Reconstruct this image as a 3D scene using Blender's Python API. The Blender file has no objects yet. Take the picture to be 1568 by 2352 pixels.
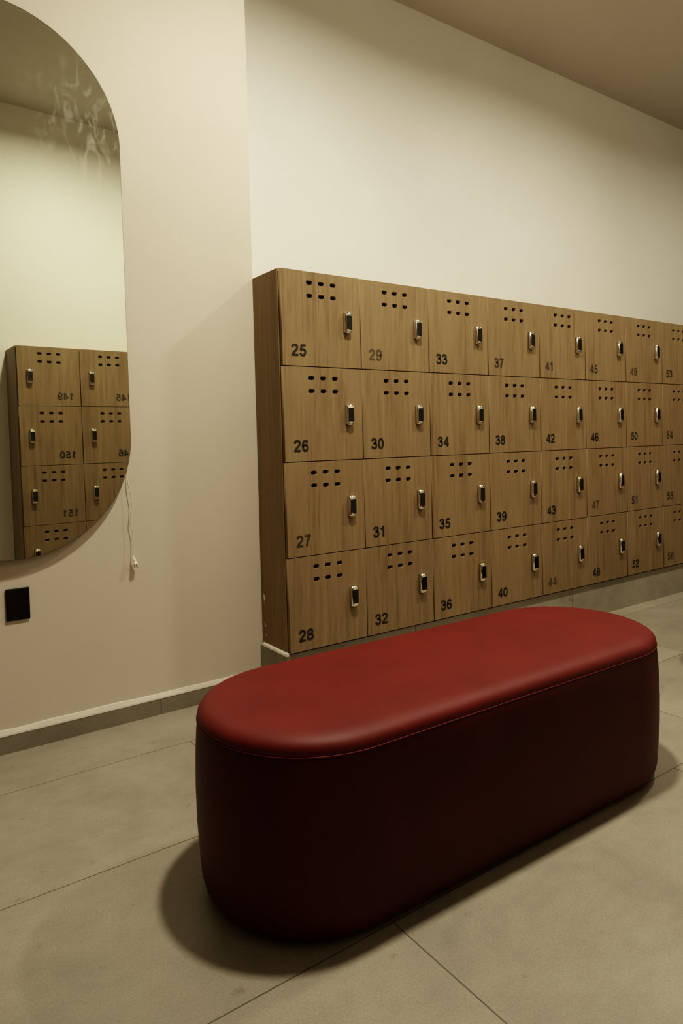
import bpy, bmesh, math, random
from mathutils import Vector, Matrix
random.seed(7)
SC = bpy.context.scene
COL = SC.collection
PI = math.pi

# ------------------------------------------------------------------ constants (metres)
CW, CH = 0.4132, 0.4076            # width of a locker column, height of a locker door
ZB = 0.204                         # underside of the lockers
ZT = ZB + 4 * CH                   # top of the lockers
YL = 0.2395                        # face of the wall carrying the mirror
YU = 0.53                          # face of the recessed wall above the lockers
ZC = 3.575                         # ceiling
DEPTH = 0.525                      # locker depth

# ------------------------------------------------------------------ materials
def new_mat(name):
    m = bpy.data.materials.new(name); m.use_nodes = True
    nt = m.node_tree
    b = nt.nodes['Principled BSDF']
    return m, nt, b

def N(nt, typ, **kw):
    n = nt.nodes.new(typ)
    for k, v in kw.items():
        if k.startswith('i_'):
            n.inputs[int(k[2:])].default_value = v
        else:
            setattr(n, k, v)
    return n

def ramp(nt, src, stops):
    r = N(nt, 'ShaderNodeValToRGB')
    el = r.color_ramp.elements
    el[0].position, el[0].color = stops[0][0], (*stops[0][1], 1)
    el[1].position, el[1].color = stops[-1][0], (*stops[-1][1], 1)
    for p, c in stops[1:-1]:
        e = el.new(p); e.color = (*c, 1)
    nt.links.new(src, r.inputs[0])
    return r

def plain(name, col, rough=0.5, metal=0.0, spec=0.5):
    m, nt, b = new_mat(name)
    b.inputs['Base Color'].default_value = (*col, 1)
    b.inputs['Roughness'].default_value = rough
    b.inputs['Metallic'].default_value = metal
    b.inputs['Specular IOR Level'].default_value = spec
    return m

def mapped_pos(nt, scale, coord='pos'):
    if coord == 'pos':
        g = N(nt, 'ShaderNodeNewGeometry'); out = g.outputs['Position']
    else:
        g = N(nt, 'ShaderNodeTexCoord'); out = g.outputs['Object']
    mp = N(nt, 'ShaderNodeMapping')
    mp.inputs['Scale'].default_value = scale
    nt.links.new(out, mp.inputs['Vector'])
    return mp.outputs[0]

def paint(name, col, bump=0.06):
    m, nt, b = new_mat(name)
    v = mapped_pos(nt, (1, 1, 1))
    n1 = N(nt, 'ShaderNodeTexNoise'); n1.inputs['Scale'].default_value = 1.3; n1.inputs['Detail'].default_value = 4
    nt.links.new(v, n1.inputs['Vector'])
    c0 = tuple(x * 0.96 for x in col); c1 = tuple(min(1, x * 1.03) for x in col)
    r = ramp(nt, n1.outputs['Fac'], [(0.3, c0), (0.7, c1)])
    nt.links.new(r.outputs[0], b.inputs['Base Color'])
    b.inputs['Roughness'].default_value = 0.75
    b.inputs['Specular IOR Level'].default_value = 0.25
    n2 = N(nt, 'ShaderNodeTexNoise'); n2.inputs['Scale'].default_value = 160; n2.inputs['Detail'].default_value = 2
    nt.links.new(v, n2.inputs['Vector'])
    bp = N(nt, 'ShaderNodeBump'); bp.inputs['Strength'].default_value = bump; bp.inputs['Distance'].default_value = 0.002
    nt.links.new(n2.outputs['Fac'], bp.inputs['Height'])
    nt.links.new(bp.outputs[0], b.inputs['Normal'])
    return m

def wood(name, dark, mid, light):
    m, nt, b = new_mat(name)
    v = mapped_pos(nt, (46, 46, 2.6))
    n1 = N(nt, 'ShaderNodeTexNoise'); n1.inputs['Scale'].default_value = 1.0
    n1.inputs['Detail'].default_value = 7; n1.inputs['Roughness'].default_value = 0.62; n1.inputs['Distortion'].default_value = 0.35
    nt.links.new(v, n1.inputs['Vector'])
    v2 = mapped_pos(nt, (9, 9, 0.9))
    n2 = N(nt, 'ShaderNodeTexNoise'); n2.inputs['Scale'].default_value = 1.0; n2.inputs['Detail'].default_value = 3
    nt.links.new(v2, n2.inputs['Vector'])
    v3 = mapped_pos(nt, (260, 260, 6))
    n3 = N(nt, 'ShaderNodeTexNoise'); n3.inputs['Scale'].default_value = 1.0; n3.inputs['Detail'].default_value = 2
    nt.links.new(v3, n3.inputs['Vector'])
    a = N(nt, 'ShaderNodeMath', operation='MULTIPLY'); a.inputs[1].default_value = 0.48
    nt.links.new(n1.outputs['Fac'], a.inputs[0])
    c = N(nt, 'ShaderNodeMath', operation='MULTIPLY_ADD'); c.inputs[1].default_value = 0.26
    nt.links.new(n2.outputs['Fac'], c.inputs[0]); nt.links.new(a.outputs[0], c.inputs[2])
    d = N(nt, 'ShaderNodeMath', operation='MULTIPLY_ADD'); d.inputs[1].default_value = 0.26
    nt.links.new(n3.outputs['Fac'], d.inputs[0]); nt.links.new(c.outputs[0], d.inputs[2])
    r = ramp(nt, d.outputs[0], [(0.33, dark), (0.47, mid), (0.66, light)])
    nt.links.new(r.outputs[0], b.inputs['Base Color'])
    b.inputs['Roughness'].default_value = 0.55
    b.inputs['Specular IOR Level'].default_value = 0.3
    bp = N(nt, 'ShaderNodeBump'); bp.inputs['Strength'].default_value = 0.05; bp.inputs['Distance'].default_value = 0.001
    nt.links.new(d.outputs[0], bp.inputs['Height']); nt.links.new(bp.outputs[0], b.inputs['Normal'])
    return m

def stone_colour(nt, base, amt=1.0):
    v = mapped_pos(nt, (1, 1, 1))
    n1 = N(nt, 'ShaderNodeTexNoise'); n1.inputs['Scale'].default_value = 3.2; n1.inputs['Detail'].default_value = 7
    n1.inputs['Roughness'].default_value = 0.62; n1.inputs['Distortion'].default_value = 0.6
    nt.links.new(v, n1.inputs['Vector'])
    lo = tuple(x * (1 - 0.15 * amt) for x in base); hi = tuple(x * (1 + 0.10 * amt) for x in base)
    r = ramp(nt, n1.outputs['Fac'], [(0.32, lo), (0.52, base), (0.70, hi)])
    v2 = mapped_pos(nt, (14, 24, 24))
    n2 = N(nt, 'ShaderNodeTexNoise'); n2.inputs['Scale'].default_value = 1.0; n2.inputs['Detail'].default_value = 5
    nt.links.new(v2, n2.inputs['Vector'])
    r2 = ramp(nt, n2.outputs['Fac'], [(0.30, (0.91, 0.91, 0.91)), (0.60, (1, 1, 1))])
    mx = N(nt, 'ShaderNodeMix', data_type='RGBA', blend_type='MULTIPLY'); mx.inputs[0].default_value = 0.7
    nt.links.new(r.outputs[0], mx.inputs[6]); nt.links.new(r2.outputs[0], mx.inputs[7])
    v3 = mapped_pos(nt, (1, 1, 1))
    n3 = N(nt, 'ShaderNodeTexNoise'); n3.inputs['Scale'].default_value = 26; n3.inputs['Detail'].default_value = 3
    nt.links.new(v3, n3.inputs['Vector'])
    r3 = ramp(nt, n3.outputs['Fac'], [(0.24, (0.72, 0.70, 0.66)), (0.34, (1, 1, 1))])
    mx2 = N(nt, 'ShaderNodeMix', data_type='RGBA', blend_type='MULTIPLY'); mx2.inputs[0].default_value = 0.8
    nt.links.new(mx.outputs[2], mx2.inputs[6]); nt.links.new(r3.outputs[0], mx2.inputs[7])
    v4 = mapped_pos(nt, (1, 1, 1))
    n4 = N(nt, 'ShaderNodeTexNoise'); n4.inputs['Scale'].default_value = 210; n4.inputs['Detail'].default_value = 2
    nt.links.new(v4, n4.inputs['Vector'])
    r4 = ramp(nt, n4.outputs['Fac'], [(0.30, (0.86, 0.86, 0.86)), (0.70, (1.10, 1.10, 1.10))])
    mx3 = N(nt, 'ShaderNodeMix', data_type='RGBA', blend_type='MULTIPLY'); mx3.inputs[0].default_value = 0.8
    nt.links.new(mx2.outputs[2], mx3.inputs[6]); nt.links.new(r4.outputs[0], mx3.inputs[7])
    return mx3.outputs[2]

def floor_mat(base, joint):
    """1.194 x 0.597 m porcelain tiles, every other row shifted, thin dark joints."""
    m, nt, b = new_mat('floor_tile')
    colr = stone_colour(nt, base)
    g = N(nt, 'ShaderNodeNewGeometry')
    sp = N(nt, 'ShaderNodeSeparateXYZ'); nt.links.new(g.outputs['Position'], sp.inputs[0])
    def M(op, a, b_=None, c_=None):
        n = N(nt, 'ShaderNodeMath', operation=op)
        for i, s in enumerate((a, b_, c_)):
            if s is None: continue
            if isinstance(s, (int, float)): n.inputs[i].default_value = s
            else: nt.links.new(s, n.inputs[i])
        return n.outputs[0]
    ty = M('DIVIDE', M('SUBTRACT', -0.087, sp.outputs[1]), 0.597)
    row = M('FLOOR', ty)
    fy = M('SUBTRACT', ty, row)
    par = M('MODULO', M('ADD', row, 20), 2)
    tx = M('DIVIDE', M('SUBTRACT', sp.outputs[0], M('MULTIPLY_ADD', par, 0.404, -0.490)), 1.194)
    cell = M('FLOOR', tx)
    fx = M('SUBTRACT', tx, cell)
    dy = M('MULTIPLY', M('MINIMUM', fy, M('SUBTRACT', 1.0, fy)), 0.597)
    dx = M('MULTIPLY', M('MINIMUM', fx, M('SUBTRACT', 1.0, fx)), 1.194)
    d = M('MINIMUM', dx, dy)
    jm = M('LESS_THAN', d, 0.0017)
    # slight tone change from tile to tile
    wn = N(nt, 'ShaderNodeTexWhiteNoise', noise_dimensions='2D')
    cv = N(nt, 'ShaderNodeCombineXYZ'); nt.links.new(cell, cv.inputs[0]); nt.links.new(row, cv.inputs[1])
    nt.links.new(cv.outputs[0], wn.inputs['Vector'])
    tone = M('MULTIPLY_ADD', wn.outputs['Value'], 0.10, 0.95)
    mt = N(nt, 'ShaderNodeVectorMath', operation='SCALE')
    nt.links.new(colr, mt.inputs[0]); nt.links.new(tone, mt.inputs['Scale'])
    mx = N(nt, 'ShaderNodeMix', data_type='RGBA')
    nt.links.new(jm, mx.inputs[0]); nt.links.new(mt.outputs[0], mx.inputs[6]); mx.inputs[7].default_value = (*joint, 1)
    nt.links.new(mx.outputs[2], b.inputs['Base Color'])
    b.inputs['Roughness'].default_value = 0.42
    b.inputs['Specular IOR Level'].default_value = 0.5
    bp = N(nt, 'ShaderNodeBump'); bp.inputs['Strength'].default_value = 0.25; bp.inputs['Distance'].default_value = 0.002
    inv = M('SUBTRACT', 1.0, jm)
    nt.links.new(inv, bp.inputs['Height']); nt.links.new(bp.outputs[0], b.inputs['Normal'])
    return m

def stone_mat(name, base):
    m, nt, b = new_mat(name)
    nt.links.new(stone_colour(nt, base), b.inputs['Base Color'])
    b.inputs['Roughness'].default_value = 0.55
    b.inputs['Specular IOR Level'].default_value = 0.3
    return m

def leather(name, col):
    m, nt, b = new_mat(name)
    v = mapped_pos(nt, (1, 1, 1), 'obj')
    n1 = N(nt, 'ShaderNodeTexNoise'); n1.inputs['Scale'].default_value = 7; n1.inputs['Detail'].default_value = 5
    nt.links.new(v, n1.inputs['Vector'])
    c0 = tuple(x * 0.88 for x in col); c1 = tuple(x * 1.1 for x in col)
    r = ramp(nt, n1.outputs['Fac'], [(0.3, c0), (0.7, c1)])
    nt.links.new(r.outputs[0], b.inputs['Base Color'])
    b.inputs['Roughness'].default_value = 0.54
    b.inputs['Specular IOR Level'].default_value = 0.35
    vo = N(nt, 'ShaderNodeTexVoronoi'); vo.inputs['Scale'].default_value = 420
    nt.links.new(v, vo.inputs['Vector'])
    bp = N(nt, 'ShaderNodeBump'); bp.inputs['Strength'].default_value = 0.10; bp.inputs['Distance'].default_value = 0.001
    nt.links.new(vo.outputs['Distance'], bp.inputs['Height']); nt.links.new(bp.outputs[0], b.inputs['Normal'])
    return m

def mirror_mat():
    m, nt, b = new_mat('mirror_silver')
    b.inputs['Base Color'].default_value = (0.70, 0.715, 0.625, 1)
    b.inputs['Metallic'].default_value = 1.0
    b.inputs['Roughness'].default_value = 0.0
    # dull wiping marks in the upper right of the glass
    tc = N(nt, 'ShaderNodeTexCoord')
    mp = N(nt, 'ShaderNodeMapping'); mp.inputs['Scale'].default_value = (13, 13, 6); mp.inputs['Rotation'].default_value = (0, 0.45, 0)
    nt.links.new(tc.outputs['Object'], mp.inputs['Vector'])
    n1 = N(nt, 'ShaderNodeTexNoise'); n1.inputs['Scale'].default_value = 1.6; n1.inputs['Detail'].default_value = 6
    n1.inputs['Distortion'].default_value = 1.6
    nt.links.new(mp.outputs[0], n1.inputs['Vector'])
    r = ramp(nt, n1.outputs['Fac'], [(0.50, (0.02, 0.02, 0.02)), (0.74, (0.34, 0.34, 0.34))])
    sub = N(nt, 'ShaderNodeVectorMath', operation='DISTANCE'); sub.inputs[1].default_value = (0.37, 0.0, 0.60)
    nt.links.new(tc.outputs['Object'], sub.inputs[0])
    mr = N(nt, 'ShaderNodeMapRange'); mr.inputs[1].default_value = 0.05; mr.inputs[2].default_value = 0.34
    mr.inputs[3].default_value = 1.0; mr.inputs[4].default_value = 0.0
    nt.links.new(sub.outputs['Value'], mr.inputs[0])
    mu = N(nt, 'ShaderNodeMath', operation='MULTIPLY')
    nt.links.new(r.outputs[0], mu.inputs[0]); nt.links.new(mr.outputs[0], mu.inputs[1])
    df = N(nt, 'ShaderNodeBsdfDiffuse'); df.inputs[0].default_value = (0.72, 0.70, 0.62, 1)
    ms = N(nt, 'ShaderNodeMixShader')
    ad = N(nt, 'ShaderNodeMath', operation='ADD'); ad.inputs[1].default_value = 0.025
    nt.links.new(mu.outputs[0], ad.inputs[0])
    nt.links.new(ad.outputs[0], ms.inputs[0]); nt.links.new(b.outputs[0], ms.inputs[1]); nt.links.new(df.outputs[0], ms.inputs[2])
    nt.links.new(ms.outputs[0], nt.nodes['Material Output'].inputs[0])
    return m

M_WALL = paint('wall_paint', (0.665, 0.605, 0.52))
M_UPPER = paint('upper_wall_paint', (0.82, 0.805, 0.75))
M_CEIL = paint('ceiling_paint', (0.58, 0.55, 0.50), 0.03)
M_FLOOR = floor_mat((0.338, 0.308, 0.255), (0.125, 0.110, 0.082))
M_SKIRT = stone_mat('skirting_tile', (0.275, 0.25, 0.205))
M_PLINTH = stone_mat('plinth_tile', (0.36, 0.332, 0.278))
M_CAULK = paint('filler', (0.66, 0.61, 0.53), 0.3)
M_CHIP = plain('chipped_filler', (0.85, 0.80, 0.68), 0.8)
M_JOINT = plain('joint_dark', (0.05, 0.04, 0.024), 0.9)
M_OAK = wood('oak_laminate', (0.152, 0.104, 0.056), (0.250, 0.180, 0.104), (0.325, 0.242, 0.146))
M_OAKD = wood('oak_laminate_panel', (0.185, 0.128, 0.066), (0.262, 0.188, 0.104), (0.33, 0.243, 0.142))
M_CHROME = plain('chrome', (0.80, 0.77, 0.68), 0.16, 1.0)
M_KEY = plain('black_keypad', (0.006, 0.006, 0.006), 0.22, 0.0, 0.5)
M_NUM = [plain('number_black', (0.018, 0.016, 0.012), 0.6),
         plain('number_worn', (0.050, 0.040, 0.022), 0.7),
         plain('number_faded', (0.095, 0.070, 0.034), 0.7)]
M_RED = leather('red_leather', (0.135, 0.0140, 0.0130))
M_REDSHADE = leather('red_leather_shaded', (0.074, 0.0090, 0.0080))  # same leather as the seat, with the shade on the bench sides painted in
M_PIPE = leather('red_welt', (0.150, 0.016, 0.014))
M_MIRROR = mirror_mat()
M_GLASSEDGE = plain('glass_edge', (0.10, 0.11, 0.075), 0.25)
M_BACK = plain('mirror_back', (0.55, 0.52, 0.45), 0.6)
M_BLACK = plain('black_plate', (0.006, 0.006, 0.007), 0.35)
M_CORD = plain('white_cord', (0.72, 0.68, 0.56), 0.4)
M_BRASS = plain('prong_metal', (0.42, 0.30, 0.17), 0.3, 1.0)

# ------------------------------------------------------------------ mesh helpers
def link(name, mesh, mat, parent=None, loc=None):
    o = bpy.data.objects.new(name, mesh)
    if mat is not None and not mesh.materials: mesh.materials.append(mat)
    COL.objects.link(o)
    if parent is not None: o.parent = parent
    if loc is not None: o.location = loc
    return o

def from_bm(name, bm, smooth=False):
    bmesh.ops.recalc_face_normals(bm, faces=bm.faces)
    me = bpy.data.meshes.new(name); bm.to_mesh(me); bm.free()
    if smooth:
        for p in me.polygons: p.use_smooth = True
    return me

def add_box(bm, x0, x1, y0, y1, z0, z1, bevel=0.0):
    vs = [bm.verts.new((x, y, z)) for x in (x0, x1) for y in (y0, y1) for z in (z0, z1)]
    q = [(0, 1, 3, 2), (4, 6, 7, 5), (0, 4, 5, 1), (2, 3, 7, 6), (0, 2, 6, 4), (1, 5, 7, 3)]
    fs = [bm.faces.new([vs[i] for i in f]) for f in q]
    if bevel > 0:
        es = list({e for f in fs for e in f.edges})
        bmesh.ops.bevel(bm, geom=es, offset=bevel, segments=2, affect='EDGES', profile=0.5)

def boxes(name, lst, mat, parent=None, bevel=0.0):
    bm = bmesh.new()
    for b in lst: add_box(bm, *b, bevel=bevel)
    return link(name, from_bm(name, bm), mat, parent)

def add_tube(bm, pts, rad, seg=8, cap=True):
    pts = [Vector(p) for p in pts]; rings = []
    up = Vector((0, 1, 0))
    for i, p in enumerate(pts):
        t = (pts[min(i + 1, len(pts) - 1)] - pts[max(i - 1, 0)]).normalized()
        a = t.cross(up)
        if a.length < 1e-4: a = t.cross(Vector((1, 0, 0)))
        a.normalize(); b = t.cross(a).normalized()
        r = rad[i] if isinstance(rad, (list, tuple)) else rad
        rings.append([bm.verts.new(p + a * r * math.cos(2 * PI * k / seg) + b * r * math.sin(2 * PI * k / seg)) for k in range(seg)])
    for r0, r1 in zip(rings, rings[1:]):
        for k in range(seg):
            bm.faces.new((r0[k], r0[(k + 1) % seg], r1[(k + 1) % seg], r1[k]))
    if cap:
        bm.faces.new(rings[0][::-1]); bm.faces.new(rings[-1])

def catmull(pts, n=8, closed=False):
    P = [Vector(p) for p in pts]; out = []
    m = len(P); rng = range(m if closed else m - 1)
    for i in rng:
        p0 = P[(i - 1) % m] if closed or i > 0 else P[0]
        p1 = P[i]; p2 = P[(i + 1) % m]
        p3 = P[(i + 2) % m] if closed or i + 2 < m else P[-1]
        for k in range(n):
            t = k / n
            out.append(0.5 * ((2 * p1) + (p2 - p0) * t + (2 * p0 - 5 * p1 + 4 * p2 - p3) * t * t + (3 * p1 - p0 - 3 * p2 + p3) * t ** 3))
    if not closed: out.append(P[-1])
    return out

def tag(o, label=None, cat=None, group=None, kind=None):
    if label: o['label'] = label
    if cat: o['category'] = cat
    if group: o['group'] = group
    if kind: o['kind'] = kind
    return o

def thing(name, loc, rz=0.0):
    o = bpy.data.objects.new(name, None); COL.objects.link(o)
    o.empty_display_size = 0.1; o.location = loc; o.rotation_euler = (0, 0, rz)
    return o

def children_of(o): return [c for c in bpy.data.objects if c.parent == o]

def copy_tree(o, parent=None):
    c = o.copy(); COL.objects.link(c); c.parent = parent
    for ch in children_of(o): copy_tree(ch, c)
    return c

# ------------------------------------------------------------------ room shell
def struct(o): return tag(o, kind='structure')

RX0, RX1, RY1 = -4.2, 7.6, -5.4      # left, right and far ends of the room
struct(boxes('floor', [(RX0 - .2, RX1 + .2, RY1 - .2, YU + .2, -0.12, 0.0)], M_FLOOR))
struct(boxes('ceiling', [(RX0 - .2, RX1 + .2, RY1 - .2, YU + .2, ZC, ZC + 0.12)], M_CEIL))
struct(boxes('wall_front', [(RX0 - .2, 0.0, YL, YU + 0.2, 0.0, ZC)], M_WALL))            # carries the mirror
struct(boxes('wall_back', [(0.0, RX1 + .2, YU, YU + 0.2, 0.0, ZC)], M_UPPER))             # above the lockers
struct(boxes('wall_right', [(RX1, RX1 + .2, RY1, YU, 0.0, ZC)], M_WALL))
struct(boxes('wall_left', [(RX0 - .2, RX0, RY1, YL, 0.0, ZC)], M_WALL))
struct(boxes('wall_far', [(RX0, RX1, RY1 - .2, RY1, 0.0, ZC)], M_WALL))

# skirting under the mirror: tiles with a joint, band of light filler on top
sk = [(-1.684, -0.488, YL - 0.016, YL, 0.0, 0.066), (-0.485, -0.012, YL - 0.016, YL, 0.0, 0.066),
      (-2.880, -1.687, YL - 0.016, YL, 0.0, 0.066), (RX0, -2.883, YL - 0.016, YL, 0.0, 0.066)]
bb = struct(boxes('baseboard_front', sk, M_SKIRT))
boxes('joint', [(RX0, -0.0122, YL - 0.0145, YL - 0.001, 0.0, 0.065)], M_JOINT, bb)
bm = bmesh.new()
xs = [RX0 + i * 0.06 for i in range(int((-0.0 - RX0) / 0.06))] + [-0.002]
prof = []
for x in xs:
    h = 0.0855 + random.uniform(-0.0022, 0.0022)
    f = YL - 0.0165 + random.uniform(-0.0008, 0.0008)
    prof.append([bm.verts.new(c) for c in ((x, YL, 0.0655), (x, f, 0.0655), (x, f + 0.002, 0.0715), (x, YL - 0.006, h - 0.002), (x, YL, h))])
for a, b in zip(prof, prof[1:]):
    for k in range(4): bm.faces.new((a[k], a[k + 1], b[k + 1], b[k]))
bm.faces.new(prof[0]); bm.faces.new(prof[-1][::-1])
fill = link('filler_strip', from_bm('filler_strip', bm), M_CAULK, bb)
fill['label'] = 'pale filler strip along the top'

# tiled plinth carrying the lockers
LX1 = 9 * CW
pj = [0.004, 0.716, 1.933, 3.15, LX1 + 0.01]
pl = [(a + 0.0012, b - 0.0012, 0.015, 0.028, 0.0, ZB - 0.007) for a, b in zip(pj, pj[1:])]
pl += [(-0.012, 0.0, 0.030, YL - 0.003, 0.0, ZB - 0.008), (-0.012, 0.003, 0.010, 0.0275, 0.0, ZB - 0.008)]
ply = struct(boxes('baseboard_plinth', pl, M_PLINTH))
boxes('core', [(0.0, LX1, 0.0265, YU - 0.002, 0.0, ZB - 0.0015)], M_JOINT, ply)
bm = bmesh.new()
xs = [(0.004 + i * 0.02) for i in range(13)]
pr = []
for i, y in enumerate(xs[:12]):
    w = 0.0135 + random.uniform(-0.001, 0.0015)
    pr.append([bm.verts.new(c) for c in ((0.0, y, ZB - 0.0085), (-w, y, ZB - 0.0085), (-w + .003, y, ZB + 0.000 + random.uniform(-.002, .001)), (0.0, y, ZB + 0.0035))])
for a, b in zip(pr, pr[1:]):
    for k in range(3): bm.faces.new((a[k], a[k + 1], b[k + 1], b[k]))
bm.faces.new(pr[0]); bm.faces.new(pr[-1][::-1])
link('filler_strip', from_bm('filler_strip', bm), M_CAULK, ply)

# ------------------------------------------------------------------ lockers
SLOTS = [(x, z) for z in (-0.0487, -0.1047) for x in (0.1432, 0.2044, 0.2660)]

def rounded(cx, cz, w, h, r, n=5):
    pts = []
    for (sx, sz, a0) in ((1, 1, 0), (-1, 1, 90), (-1, -1, 180), (1, -1, 270)):
        for k in range(n + 1):
            a = math.radians(a0 + 90 * k / n)
            pts.append((cx + sx * (w / 2 - r) + r * math.cos(a), cz + sz * (h / 2 - r) + r * math.sin(a)))
    return pts

def door_mesh():
    """panel with six real slots, thickness 18 mm; local x right, z up from the top-left corner of its cell, face at y=0"""
    cu = bpy.data.curves.new('door', 'CURVE'); cu.dimensions = '2D'; cu.fill_mode = 'BOTH'
    cu.extrude = 0.0082; cu.bevel_depth = 0.0008; cu.bevel_resolution = 1
    def spl(pts):
        s = cu.splines.new('POLY'); s.points.add(len(pts) - 1)
        for p, q in zip(s.points, pts): p.co = (q[0], q[1], 0, 1)
        s.use_cyclic_u = True
    x0, x1, z0, z1 = 0.0025, CW - 0.0025, -CH + 0.0018, -0.0018
    e = 0.0008
    spl([(x0 + e, z0 + e), (x1 - e, z0 + e), (x1 - e, z1 - e), (x0 + e, z1 - e)])
    for cx, cz in SLOTS: spl(rounded(cx, cz, 0.0290 + 2 * e, 0.0165 + 2 * e, 0.0070))
    o = bpy.data.objects.new('tmp', cu); COL.objects.link(o)
    bpy.context.view_layer.update()
    dg = bpy.context.evaluated_depsgraph_get()
    me = bpy.data.meshes.new_from_object(o.evaluated_get(dg))
    bpy.data.objects.remove(o); me.materials.clear()
    me.transform(Matrix.Rotation(PI / 2, 4, 'X'))
    me.transform(Matrix.Translation((0, 0.009, 0)))
    me.name = 'door'
    return me

def lock_mesh():
    W, Hh = 0.037, 0.0965
    def outline(ins, inz, n=10):
        w = W / 2 - ins; pts = []
        top = Hh / 2 - inz; arch = 0.0055; r = 0.005
        xs = [-w + 2 * w * k / n for k in range(n + 1)]
        for x in xs: pts.append((x, top - arch * (abs(x) / w) ** 2.4))
        for x in xs[::-1]: pts.append((x, -top + arch * (abs(x) / w) ** 2.4))
        return pts
    rings = [(0.0, 0.0, 0.0), (-0.0125, 0.0, 0.0), (-0.0165, 0.0007, 0.0020), (-0.0195, 0.0022, 0.0062), (-0.0212, 0.0042, 0.0105)]
    bm = bmesh.new(); R = []
    for y, ins, inz in rings:
        R.append([bm.verts.new((x, y, z)) for x, z in outline(ins, inz)])
    for a, b in zip(R, R[1:]):
        for k in range(len(a)):
            bm.faces.new((a[k], a[(k + 1) % len(a)], b[(k + 1) % len(a)], b[k]))
    bm.faces.new(R[-1]); bm.faces.new(R[0][::-1])
    me = from_bm('lock', bm, True)
    return me

def keypad_mesh():
    bm = bmesh.new()
    add_box(bm, -0.0150, 0.0150, -0.0222, -0.0205, -0.0310, 0.0310, bevel=0.0006)
    return from_bm('keypad', bm)

# digit strokes (cap height 1)
def ell(cx, cy, rx, ry): return [(cx + rx * math.cos(2 * PI * k / 28), cy + ry * math.sin(2 * PI * k / 28)) for k in range(28)]
SIX = [(.575, .74), (.53, .85), (.45, .90), (.36, .915), (.24, .88), (.15, .76), (.105, .60), (.098, .44), (.125, .25), (.21, .125), (.345, .085),
       (.48, .12), (.575, .22), (.592, .335), (.56, .46), (.47, .545), (.355, .565), (.22, .52), (.13, .40)]
DIG = {
 '0': [('c', ell(.345, .5, .25, .415), .185)],
 '1': [('l', [(.40, 0), (.40, 1.0)], .195), ('s', [(.40, .90), (.32, .81), (.22, .745), (.11, .71)], .165)],
 '2': [('s', [(.105, .70), (.13, .82), (.22, .90), (.345, .915), (.475, .885), (.565, .80), (.572, .68), (.53, .57), (.42, .445), (.28, .32), (.17, .20), (.12, .085)], .185),
       ('l', [(.025, .085), (.665, .085)], .17)],
 '3': [('s', [(.10, .72), (.15, .855), (.25, .91), (.345, .915), (.47, .88), (.545, .795), (.545, .685), (.48, .585), (.36, .54), (.245, .535)], .18),
       ('s', [(.30, .537), (.41, .53), (.52, .485), (.585, .39), (.59, .275), (.54, .155), (.43, .092), (.335, .085), (.21, .115), (.13, .195), (.095, .29)], .185)],
 '4': [('l', [(.50, 0), (.50, .985)], .185), ('l', [(.02, .285), (.70, .285)], .165), ('l', [(.485, .93), (.085, .30)], .155)],
 '5': [('l', [(.17, .912), (.635, .912)], .17), ('l', [(.215, .93), (.145, .45)], .165),
       ('s', [(.125, .455), (.235, .555), (.36, .58), (.49, .54), (.575, .445), (.59, .33), (.555, .20), (.455, .105), (.335, .085), (.205, .115), (.125, .195), (.095, .275)], .185)],
 '6': [('s', SIX, .183)],
 '7': [('l', [(.04, .912), (.655, .912)], .17), ('s', [(.575, .90), (.46, .72), (.36, .50), (.29, .25), (.265, 0)], .19)],
 '8': [('c', ell(.345, .725, .215, .19), .175), ('c', ell(.345, .30, .247, .215), .18)],
 '9': [('s', [(.69 - x, 1 - y) for x, y in SIX], .183)],
}
def strip(bm, pts, w, closed, ox, s, y):
    n = len(pts); L = []; w = w * 1.10
    for i, p in enumerate(pts):
        a = pts[(i - 1) % n] if closed or i > 0 else pts[i]
        b = pts[(i + 1) % n] if closed or i < n - 1 else pts[i]
        t = (b - a).normalized(); nn = Vector((-t.y, t.x, 0)) * w / 2
        L.append([bm.verts.new(((q.x + ox) * s, y, q.y * s)) for q in (p + nn, p - nn)])
    for i in range(n if closed else n - 1):
        a, b = L[i], L[(i + 1) % n]
        bm.faces.new((a[0], a[1], b[1], b[0]))

NUMH = 0.0505
def number_mesh(text):
    bm = bmesh.new()
    for i, ch in enumerate(text):
        for typ, pts, w in DIG[ch]:
            P = [Vector((x, y, 0)) for x, y in pts]
            if typ == 's': P = catmull(P, 5)
            strip(bm, P, w, typ == 'c', i * 0.777, NUMH, -0.0007 - 0.00004 * (len(bm.faces) % 3))
    me = bpy.data.meshes.new('number'); bm.to_mesh(me); bm.free()
    return me

DOOR, LOCK, KEYPAD = door_mesh(), lock_mesh(), keypad_mesh()
DOOR.materials.append(M_OAK); LOCK.materials.append(M_CHROME); KEYPAD.materials.append(M_KEY)
FADE = {29: 2, 27: 1, 37: 1, 41: 1, 44: 2, 45: 1, 47: 2, 49: 2, 50: 1, 51: 1, 53: 1, 54: 1, 55: 1, 56: 2, 149: 1, 151: 1, 145: 1, 46: 0}

def carcass():
    """open-fronted box of one column: sides, back, top, bottom and three shelves"""
    t, y0, y1 = 0.016, 0.0235, DEPTH
    L = [(0.0, t, y0, y1, ZB, ZT), (CW - t, CW, y0, y1, ZB, ZT), (t, CW - t, y1 - 0.012, y1, ZB, ZT)]
    for k in range(5):
        z = ZT - k * CH
        a, b = (z - t, z) if k == 0 else ((z, z + t) if k == 4 else (z - t / 2, z + t / 2))
        L.append((t, CW - t, y0, y1 - 0.012, a, b))
    bm = bmesh.new()
    for q in L: add_box(bm, *q)
    return from_bm('carcass', bm)

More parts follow.
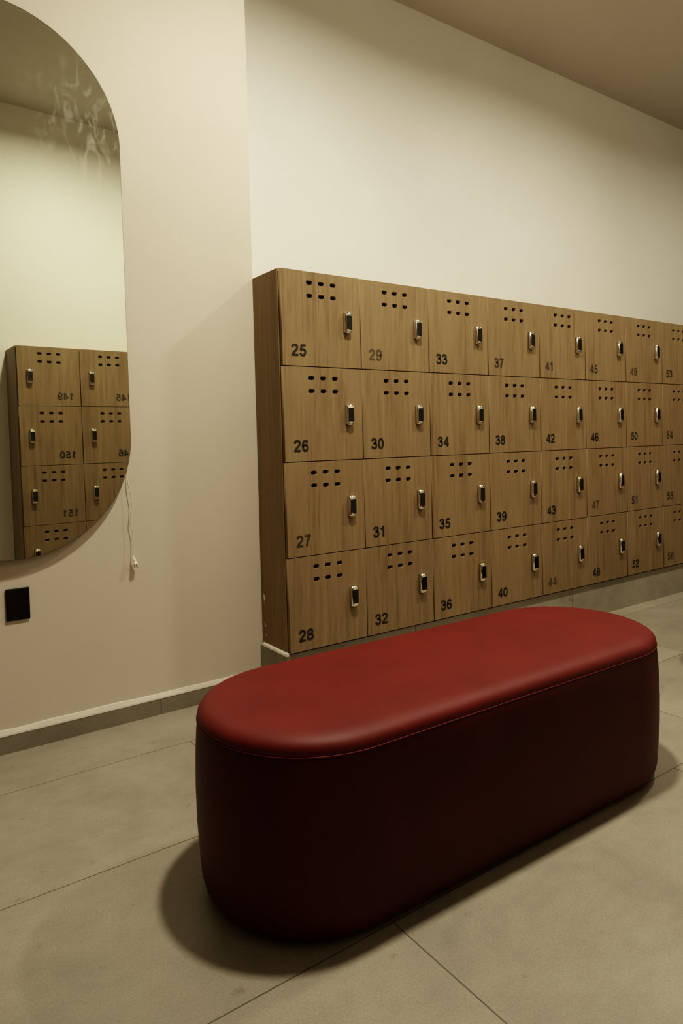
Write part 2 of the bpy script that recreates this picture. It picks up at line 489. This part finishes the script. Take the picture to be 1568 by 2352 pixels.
def make_column(numbers):
    root = thing('locker_cabinet', (0, 0, 0))
    link('carcass', CARC, None, root)
    for r, num in enumerate(numbers):
        d = link('door', DOOR, None, root, (0, 0, ZT - r * CH))
        link('lock', LOCK, None, d, (0.3355, 0, -0.2062))
        link('keypad', KEYPAD, None, d, (0.3355, 0, -0.2062))
        link('number', number_mesh(str(num)), None, d, (0.0462, 0, -0.3643))
    return root
CARC = carcass(); CARC.materials.append(M_OAKD)

def finish_numbers(root, first):
    doors = sorted([c for c in children_of(root) if c.name.split('.')[0] == 'door'], key=lambda o: -o.location.z)
    for r, d in enumerate(doors):
        num = first + r
        d['label'] = 'door numbered %d' % num
        for c in children_of(d):
            if c.name.split('.')[0] == 'number':
                me = number_mesh(str(num)); me.materials.append(M_NUM[FADE.get(num, 0)])
                c.data = me

def column(proto, first, loc, rz, label, group):
    r = proto if proto.get('label') is None else copy_tree(proto)
    r.location = loc; r.rotation_euler = (0, 0, rz)
    tag(r, label, 'locker', group)
    finish_numbers(r, first)
    return r

proto = make_column([25, 26, 27, 28])
G1 = 'oak locker columns along the long wall'
main = []
for i in range(9):
    first = 25 + 4 * i
    extra = {0: ', left end of the row', 7: ', cut by the right edge'}.get(i, ', between columns %d and %d' % (first - 4, first + 4))
    lab = 'oak-look locker column with doors numbered %d to %d%s' % (first, first + 3, extra if i in (0, 7) else '')
    main.append(column(proto, first, (i * CW + (0.0015 if i == 0 else 0), 0, 0), 0, lab, G1))
# end panel and scuffs of the first column
c0 = main[0]
boxes('end_panel', [(-0.0015 - 0.0005, 0.0, 0.0212, DEPTH, ZB + 0.0005, ZT)], M_OAKD, c0)
bm = bmesh.new()
def chip(pts):
    bm = bmesh.new()
    bm.faces.new([bm.verts.new((-0.0026, y, z)) for y, z in pts])
    link('plaster_chip', from_bm('plaster_chip', bm), M_CHIP, c0)['label'] = 'pale chip of filler on the side panel'
zf = 1.339 * 1.37
chip([(0.2235, zf - 1.398), (0.2175, zf - 1.408), (0.2020, zf - 1.4155), (0.2040, zf - 1.431), (0.2130, zf - 1.434), (0.2150, zf - 1.463), (0.2165, zf - 1.437), (0.2185, zf - 1.420)])
chip([(0.2160, zf - 1.533), (0.2030, zf - 1.547), (0.2060, zf - 1.556), (0.2120, zf - 1.552)])
chip([(0.2060, zf - 1.585), (0.2020, zf - 1.585), (0.2030, zf - 1.597), (0.2055, zf - 1.596)])


# ------------------------------------------------------------------ mirror
MT, MYAW = 0.008, 0.028              # leans out a little at the foot
MC = Vector((-1.0104, 0.2115, 1.70))
def mirror_frame():
    rx = Vector((math.cos(MYAW), math.sin(MYAW), 0)); uz = Vector((-math.sin(MYAW) * math.sin(MT), math.cos(MYAW) * math.sin(MT), math.cos(MT)))
    return rx.normalized(), uz.normalized()
MR = 0.4372; ZM0, ZM1 = -0.5586, 0.5707   # half width, lower and upper centres of the round ends (local)
def pill(R, z0, z1, n=64):
    pts = [(R * math.cos(PI * k / n), z1 + R * math.sin(PI * k / n)) for k in range(n + 1)]
    pts += [(-R * math.cos(PI * k / n), z0 - R * math.sin(PI * k / n)) for k in range(n + 1)]
    return pts
def pill_mesh(name, R, z0, z1, yf, yb, cap_front=True):
    bm = bmesh.new(); P = pill(R, z0, z1)
    a = [bm.verts.new((x, yf, z)) for x, z in P]; b = [bm.verts.new((x, yb, z)) for x, z in P]
    if cap_front: bm.faces.new(a)
    bm.faces.new(b[::-1])
    for k in range(len(P)): bm.faces.new((a[k], a[(k + 1) % len(P)], b[(k + 1) % len(P)], b[k]))
    return from_bm(name, bm)
mir = thing('mirror', MC)
rx, uz = mirror_frame(); ny = uz.cross(rx)
mir.matrix_world = Matrix(((rx.x, ny.x, uz.x, MC.x), (rx.y, ny.y, uz.y, MC.y), (rx.z, ny.z, uz.z, MC.z), (0, 0, 0, 1)))
tag(mir, 'tall frameless pill-shaped mirror on the wall reflecting lockers', 'mirror')
link('glass', pill_mesh('glass', MR - 0.0012, ZM0, ZM1, 0.0, 0.004), M_MIRROR, mir)
link('glass_edge', pill_mesh('glass_edge', MR, ZM0, ZM1, 0.0006, 0.0048), M_GLASSEDGE, mir)
link('backing_board', pill_mesh('backing_board', MR - 0.06, ZM0, ZM1, 0.005, 0.012), M_BACK, mir)
# power cord hanging out from behind the glass, with its two-pin plug
cord_px = [(-0.584, 0.228, 1.12), (-0.590, 0.2315, 1.03), (-0.5905, 0.2285, 0.985), (-0.5868, 0.2250, 0.942), (-0.5780, 0.2225, 0.888), (-0.5800, 0.2235, 0.855),
           (-0.5840, 0.2250, 0.820), (-0.5858, 0.2265, 0.800), (-0.5790, 0.2245, 0.768), (-0.5760, 0.2230, 0.740), (-0.5770, 0.2222, 0.700), (-0.5795, 0.2215, 0.665)]
IM = mir.matrix_world.inverted()
bm = bmesh.new(); add_tube(bm, [IM @ p for p in catmull(cord_px, 8)], 0.0017, 8)
cord = link('power_cord', from_bm('power_cord', bm, True), M_CORD, mir); cord['label'] = 'white cord hanging below the glass'
bm = bmesh.new()
P0 = Vector((-0.5795, 0.2215, 0.668)); dn = Vector((0.16, -0.10, -1)).normalized()
add_tube(bm, [IM @ (P0 + dn * t) for t in (0.0, 0.010, 0.0105, 0.020, 0.034, 0.0342, 0.0365, 0.0367)], [0.0028, 0.0028, 0.0052, 0.0066, 0.0078, 0.0112, 0.0112, 0.0075], 14)
plug = link('plug', from_bm('plug', bm, True), M_CORD, cord)
for sgn in (-1, 1):
    bm = bmesh.new()
    c = P0 + dn * 0.036 + Vector((sgn * 0.0042, 0.0, 0))
    add_tube(bm, [IM @ c, IM @ (c + dn * 0.013), IM @ (c + dn * 0.0155)], [0.0022, 0.0022, 0.0010], 8)
    link('plug_pin', from_bm('plug_pin', bm, True), M_BRASS, cord)

# ------------------------------------------------------------------ black wall plate
sw = thing('wall_plate', (-1.0045, YL, 0.5375))
tag(sw, 'black square blank wall plate below the mirror', 'wall plate')
bm = bmesh.new(); add_box(bm, -0.0400, 0.0400, -0.0075, -0.0002, -0.0585, 0.0585, bevel=0.0022)
link('cover', from_bm('cover', bm), M_BLACK, sw)
bm = bmesh.new(); add_box(bm, -0.0360, 0.0360, -0.0086, -0.0074, -0.0545, 0.0545, bevel=0.0005)
link('insert', from_bm('insert', bm), M_BLACK, sw)

# ------------------------------------------------------------------ red bench
def stadium(R, L, n=40):
    pts = [(L + R * math.sin(PI * k / n), -R * math.cos(PI * k / n)) for k in range(n + 1)]
    pts += [(-L - R * math.sin(PI * k / n), R * math.cos(PI * k / n)) for k in range(n + 1)]
    return pts
def lathe_stadium(name, prof, L, cap_lo, cap_hi, mat, parent):
    bm = bmesh.new(); rings = []
    for R, z in prof: rings.append([bm.verts.new((x, y, z)) for x, y in stadium(R, L)])
    n = len(rings[0])
    for a, b in zip(rings, rings[1:]):
        for k in range(n): bm.faces.new((a[k], a[(k + 1) % n], b[(k + 1) % n], b[k]))
    if cap_hi: bm.faces.new(rings[-1])
    if cap_lo: bm.faces.new(rings[0][::-1])
    return link(name, from_bm(name, bm, True), mat, parent)
BR, BL, ZS = 0.2845, 0.501, 0.4285
bench = thing('bench', (-0.030, -1.021, 0), -0.020)
tag(bench, 'long red leather bench with rounded ends, seen whole in front of the lockers', 'bench')
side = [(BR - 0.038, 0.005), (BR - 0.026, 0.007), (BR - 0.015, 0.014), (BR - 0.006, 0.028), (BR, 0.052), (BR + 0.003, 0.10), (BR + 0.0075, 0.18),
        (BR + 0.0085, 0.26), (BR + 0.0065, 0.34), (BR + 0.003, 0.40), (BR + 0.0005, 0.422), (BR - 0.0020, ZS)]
lathe_stadium('upholstered_base', side, BL, True, True, M_REDSHADE, bench)
top = [(BR - 0.0025, ZS), (BR + 0.0002, ZS + 0.004), (BR - 0.0005, ZS + 0.011)]
for k in range(1, 9):
    a = PI / 2 * k / 8
    top.append((BR - 0.0005 - 0.060 * (1 - math.cos(a)), ZS + 0.011 + 0.030 * math.sin(a)))
for f, dz in ((0.20, 0.0016), (0.14, 0.0028), (0.07, 0.0036), (0.015, 0.0039)): top.append((f, ZS + 0.041 + dz))
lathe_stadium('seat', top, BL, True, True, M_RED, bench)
bm = bmesh.new(); P = stadium(BR + 0.0004, BL)
rings = []
for i, (x, y) in enumerate(P):
    q = P[(i + 1) % len(P)]; o_ = P[i - 1]
    t = Vector((q[0] - o_[0], q[1] - o_[1], 0)).normalized(); nrm = Vector((t.y, -t.x, 0))
    rings.append([bm.verts.new(Vector((x, y, ZS + 0.0005)) + nrm * 0.0019 * math.cos(2 * PI * k / 6) + Vector((0, 0, 0.0019 * math.sin(2 * PI * k / 6)))) for k in range(6)])
for i in range(len(rings)):
    a, b = rings[i], rings[(i + 1) % len(rings)]
    for k in range(6): bm.faces.new((a[k], a[(k + 1) % 6], b[(k + 1) % 6], b[k]))
link('piping', from_bm('piping', bm, True), M_PIPE, bench)
lathe_stadium('foot_plinth', [(BR - 0.043, 0.0), (BR - 0.043, 0.012)], BL, True, True, M_BLACK, bench)

bench2 = copy_tree(bench)
bench2.location = (2.448, -1.021, 0); bench2.rotation_euler = (0, 0, 0)
bench2['label'] = 'second red leather bench just past the right end of the first'
bench['group'] = bench2['group'] = 'red leather benches in a row'

# ------------------------------------------------------------------ opposite wall with its own lockers (seen in the mirror)
OPPX, OPPY, OPPA = -0.460, -2.062, PI
G2 = 'oak locker columns on the facing wall'
R_ = Matrix.Rotation(OPPA, 4, 'Z')
opp_origin = Vector((OPPX, OPPY, 0))     # outer front corner of column 149 on the floor
opp = []
for i, first in enumerate((149, 145, 141)):
    l = opp_origin + R_ @ Vector((-(i + 1) * CW, 0, 0))
    lab = 'oak-look locker column numbered %d to %d on the facing wall, %s' % (first, first + 3, ('end one in the mirror', 'cut by the mirror edge', 'past the mirror edge')[i])
    o = column(proto, first, l, OPPA, lab, G2)
    opp.append(o)
for o in [c for r in opp for c in children_of(r) if c.name.split('.')[0] in ('end_panel', 'plaster_chip')]:
    bpy.data.objects.remove(o)
for r in opp:
    r.scale = (1, 1, 1)
e = boxes('end_panel', [(CW, CW + 0.002, 0.0212, DEPTH, ZB, ZT)], M_OAKD, opp[0])

def placed(o):
    o.location = opp_origin; o.rotation_euler = (0, 0, OPPA); return o
OD = 0.285
placed(struct(boxes('wall_opposite', [(0.003, 0.42, OD, OD + 0.30, 0, ZC)], M_UPPER)))
placed(struct(boxes('wall_opposite_upper', [(-6.5, 0.003, OD, DEPTH + .03, ZT + 0.003, ZC)], M_UPPER)))
placed(struct(boxes('wall_opposite_lower', [(-6.5, 0.003, DEPTH + .002, DEPTH + .03, 0, ZT + 0.003)], M_UPPER)))
po = struct(boxes('baseboard_opposite', [(-5.5, 0.0, 0.006, DEPTH, 0, ZB - 0.002)], M_PLINTH)); placed(po)

# ------------------------------------------------------------------ lights: round downlights in the ceiling
def disc(name, x, y, power, size=0.20, col=(1.0, 0.965, 0.885)):
    l = bpy.data.lights.new(name, 'AREA'); l.shape = 'DISK'; l.size = size; l.energy = power; l.color = col; l.spread = math.radians(164)
    o = bpy.data.objects.new(name, l); COL.objects.link(o); o.location = (x, y, ZC - 0.012)
    return o
disc('downlight', -0.06, -1.11, 66)
disc('downlight', 2.05, -1.15, 39)
disc('downlight', 4.25, -1.15, 17)

w = bpy.data.worlds.new('world'); SC.world = w; w.use_nodes = True
w.node_tree.nodes['Background'].inputs[0].default_value = (0.01, 0.009, 0.007, 1)

# ------------------------------------------------------------------ camera (24 mm wide lens, portrait, slightly shifted)
yaw, pitch, roll = 0.60944, -0.03451, -0.02467
cy_, sy_ = math.cos(yaw), math.sin(yaw)
fw = Vector((sy_ * math.cos(pitch), cy_ * math.cos(pitch), math.sin(pitch)))
r0 = Vector((cy_, -sy_, 0)); u0 = r0.cross(fw)
r2 = r0 * math.cos(roll) + u0 * math.sin(roll); u2 = -r0 * math.sin(roll) + u0 * math.cos(roll)
cam = bpy.data.cameras.new('camera'); co = bpy.data.objects.new('camera', cam); COL.objects.link(co)
C = Vector((-1.43851, -2.47791, 1.11096))
co.matrix_world = Matrix(((r2.x, u2.x, -fw.x, C.x), (r2.y, u2.y, -fw.y, C.y), (r2.z, u2.z, -fw.z, C.z), (0, 0, 0, 1)))
cam.sensor_fit = 'HORIZONTAL'; cam.sensor_width = 36.0
cam.lens = 1562.0 / 1568 * 36.0
cam.shift_y = -(1176 - 1063.4) / 1568
cam.clip_start = 0.02
SC.camera = co

SC.view_settings.view_transform = 'Standard'
SC.view_settings.look = 'None'
SC.view_settings.exposure = 0.0
# warm, slightly crushed film-like grade
SC.view_settings.use_curve_mapping = True
cmap = SC.view_settings.curve_mapping
cmap.extend = 'EXTRAPOLATED'; cmap.use_clip = False
def curve(idx, pts):
    c = cmap.curves[idx]
    while len(c.points) > 2: c.points.remove(c.points[1])
    c.points[0].location = pts[0]; c.points[1].location = pts[-1]
    for p in pts[1:-1]: c.points.new(*p)
curve(0, [(0, 0), (.01, .003), (.03, .013), (.08, .052), (.2, .182), (.4, .385), (.7, .61), (1, .76), (1.5, .90)])
curve(1, [(0, 0), (.01, .0024), (.03, .0112), (.08, .046), (.2, .165), (.4, .365), (.7, .595), (1, .75), (1.5, .89)])
curve(2, [(0, 0), (.01, .0018), (.03, .0080), (.08, .035), (.2, .132), (.4, .315), (.7, .545), (1, .71), (1.5, .87)])
cmap.update()
